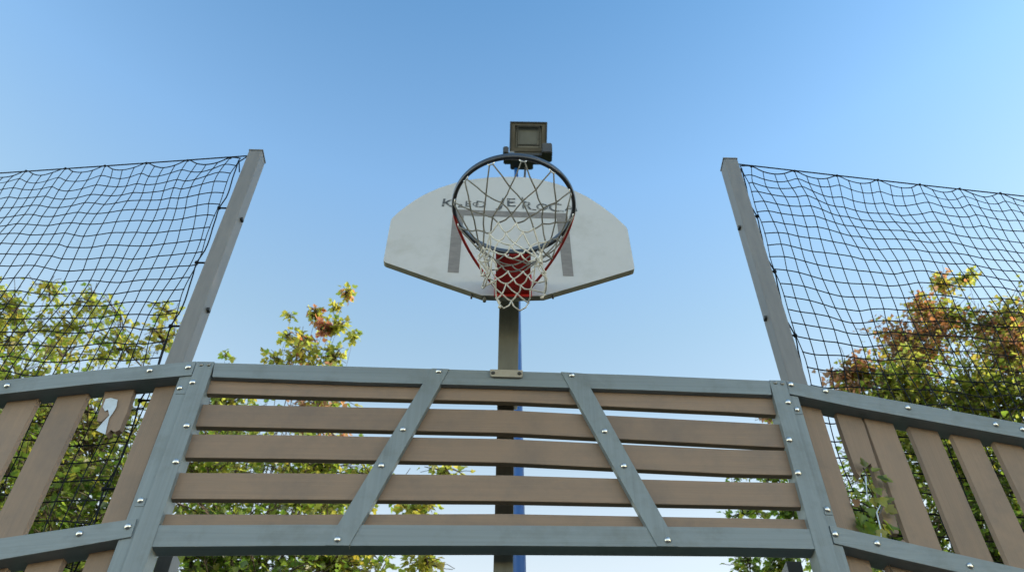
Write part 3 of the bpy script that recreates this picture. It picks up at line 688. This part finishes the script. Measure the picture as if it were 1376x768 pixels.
# vine creeping through the cracked board, with pale peeling strips
vt = thing('climbing_vine', (WR.at(1175, 700).x, WR.at(1175, 700).y, 0), 'green leafy vine creeping through the cracked board of the right side panel', 'vine')
L_ = Leaves(); st = [(1196, 760), (1190, 716), (1178, 690), (1172, 660), (1164, 636), (1160, 628)]
sp = [WR.at(x, y, .045) for x, y in st]; g0 = sp[0].copy(); g0.z = 0
tube('stem', [g0]+sp, .003, M['bark'], vt, 5)
for (x, y, L, an, c) in [(1163, 627, .050, 100, GRN), (1172, 633, .050, 30, GRN), (1178, 640, .055, -30, DGR), (1168, 650, .06, -80, YGR), (1172, 668, .055, -95, YGR), (1156, 662, .05, -160, GRN), (1165, 672, .05, 170, GRN), (1188, 672, .05, 10, GRN), (1190, 680, .055, -50, YGR), (1158, 690, .06, -110, GRN), (1172, 694, .065, -100, GRN), (1180, 705, .06, -40, YGR), (1190, 708, .06, -10, GRN), (1150, 700, .06, -90, DGR), (1165, 708, .06, -80, DGR), (1196, 690, .04, 40, GRN), (1155, 678, .04, 150, BRN), (1166, 700, .085, -95, GRN), (1177, 712, .085, -75, YGR), (1156, 708, .075, -100, DGR), (1187, 698, .07, -60, GRN), (1180, 668, .065, -80, YGR), (1169, 682, .06, -100, GRN), (1161, 650, .05, -110, DGR), (1183, 642, .055, -20, GRN), (1176, 655, .055, -85, GRN)]:
    d = WR.u*math.cos(R(an))+Vector((0, 0, math.sin(R(an)))); L_.add(WR.at(x, y, .03+rnd.uniform(-.01, .015)), d-WR.n*.25, WR.n*-1+rv()*.35, L*.85, tuple(q*1.0 for q in c))
L_.build('leaves', vt)
tw = [(1163, 640, 2.2), (1164, 652, 1.2), (1165, 664, .9), (1167, 672, 1.6)]
tw2 = [(1183, 678, 1), (1178, 688, 1.4), (1181, 700, 1.4), (1184, 712, 1.4), (1184, 722, 1)]
bm = bmesh.new()
for T in (tw, tw2): add_tube(bm, [WR.at(x, y, .015) for x, y, _ in T], [w*.0019 for _, _, w in T], 6)
tag(from_bm('peeling_strip', bm, M['paper'], None, True), 'thin whitish peeling strips dangling over the vine on the right panel', 'strip')

# ------------------------------------------------------------------ light, sky, view
SEL, SAZ = R(19), R(97)     # azimuth from +Y towards +X
w = bpy.data.worlds.new('World'); sc.world = w; w.use_nodes = True; nt = w.node_tree; bg = nt.nodes['Background']
sky = nt.nodes.new('ShaderNodeTexSky'); sky.sky_type = 'NISHITA'; sky.sun_disc = False; sky.sun_elevation = SEL; sky.sun_rotation = SAZ
sky.air_density = 1.0; sky.dust_density = 0.1; sky.ozone_density = 2.0
tcw = nt.nodes.new('ShaderNodeTexCoord'); sep = nt.nodes.new('ShaderNodeSeparateXYZ'); nt.links.new(tcw.outputs['Generated'], sep.inputs[0])
rmp = nt.nodes.new('ShaderNodeValToRGB'); nt.links.new(sep.outputs['Z'], rmp.inputs['Fac'])
TINT = [(.30, (1.56, 1.26, .98)), (.50, (1.80, 1.21, .78)), (.69, (1.24, 1.10, .83)), (.80, (.98, 1.06, .97)), (.92, (.57, .79, .82))]
while len(rmp.color_ramp.elements) < len(TINT): rmp.color_ramp.elements.new(.5)
for e, (p_, c_) in zip(rmp.color_ramp.elements, TINT): e.position = p_; e.color = (*c_, 1)
mul = nt.nodes.new('ShaderNodeMix'); mul.data_type = 'RGBA'; mul.blend_type = 'MULTIPLY'; mul.inputs['Factor'].default_value = 1
nt.links.new(sky.outputs[0], mul.inputs[6]); nt.links.new(rmp.outputs[0], mul.inputs[7])
nt.links.new(mul.outputs[2], bg.inputs[0]); bg.inputs[1].default_value = .15
sl = bpy.data.lights.new('sun', 'SUN'); sl.energy = 2.0; sl.angle = R(.5); sl.color = (1, .86, .70); so = bpy.data.objects.new('sun', sl); col.objects.link(so)
sd = Vector((math.sin(SAZ)*math.cos(SEL), math.cos(SAZ)*math.cos(SEL), math.sin(SEL)))
so.rotation_euler = sd.to_track_quat('Z', 'Y').to_euler()
vs = sc.view_settings; vs.view_transform = 'Standard'; vs.look = 'None'; vs.gamma = 1; vs.use_curve_mapping = False; vs.exposure = 1.68
sc.render.engine = 'CYCLES'
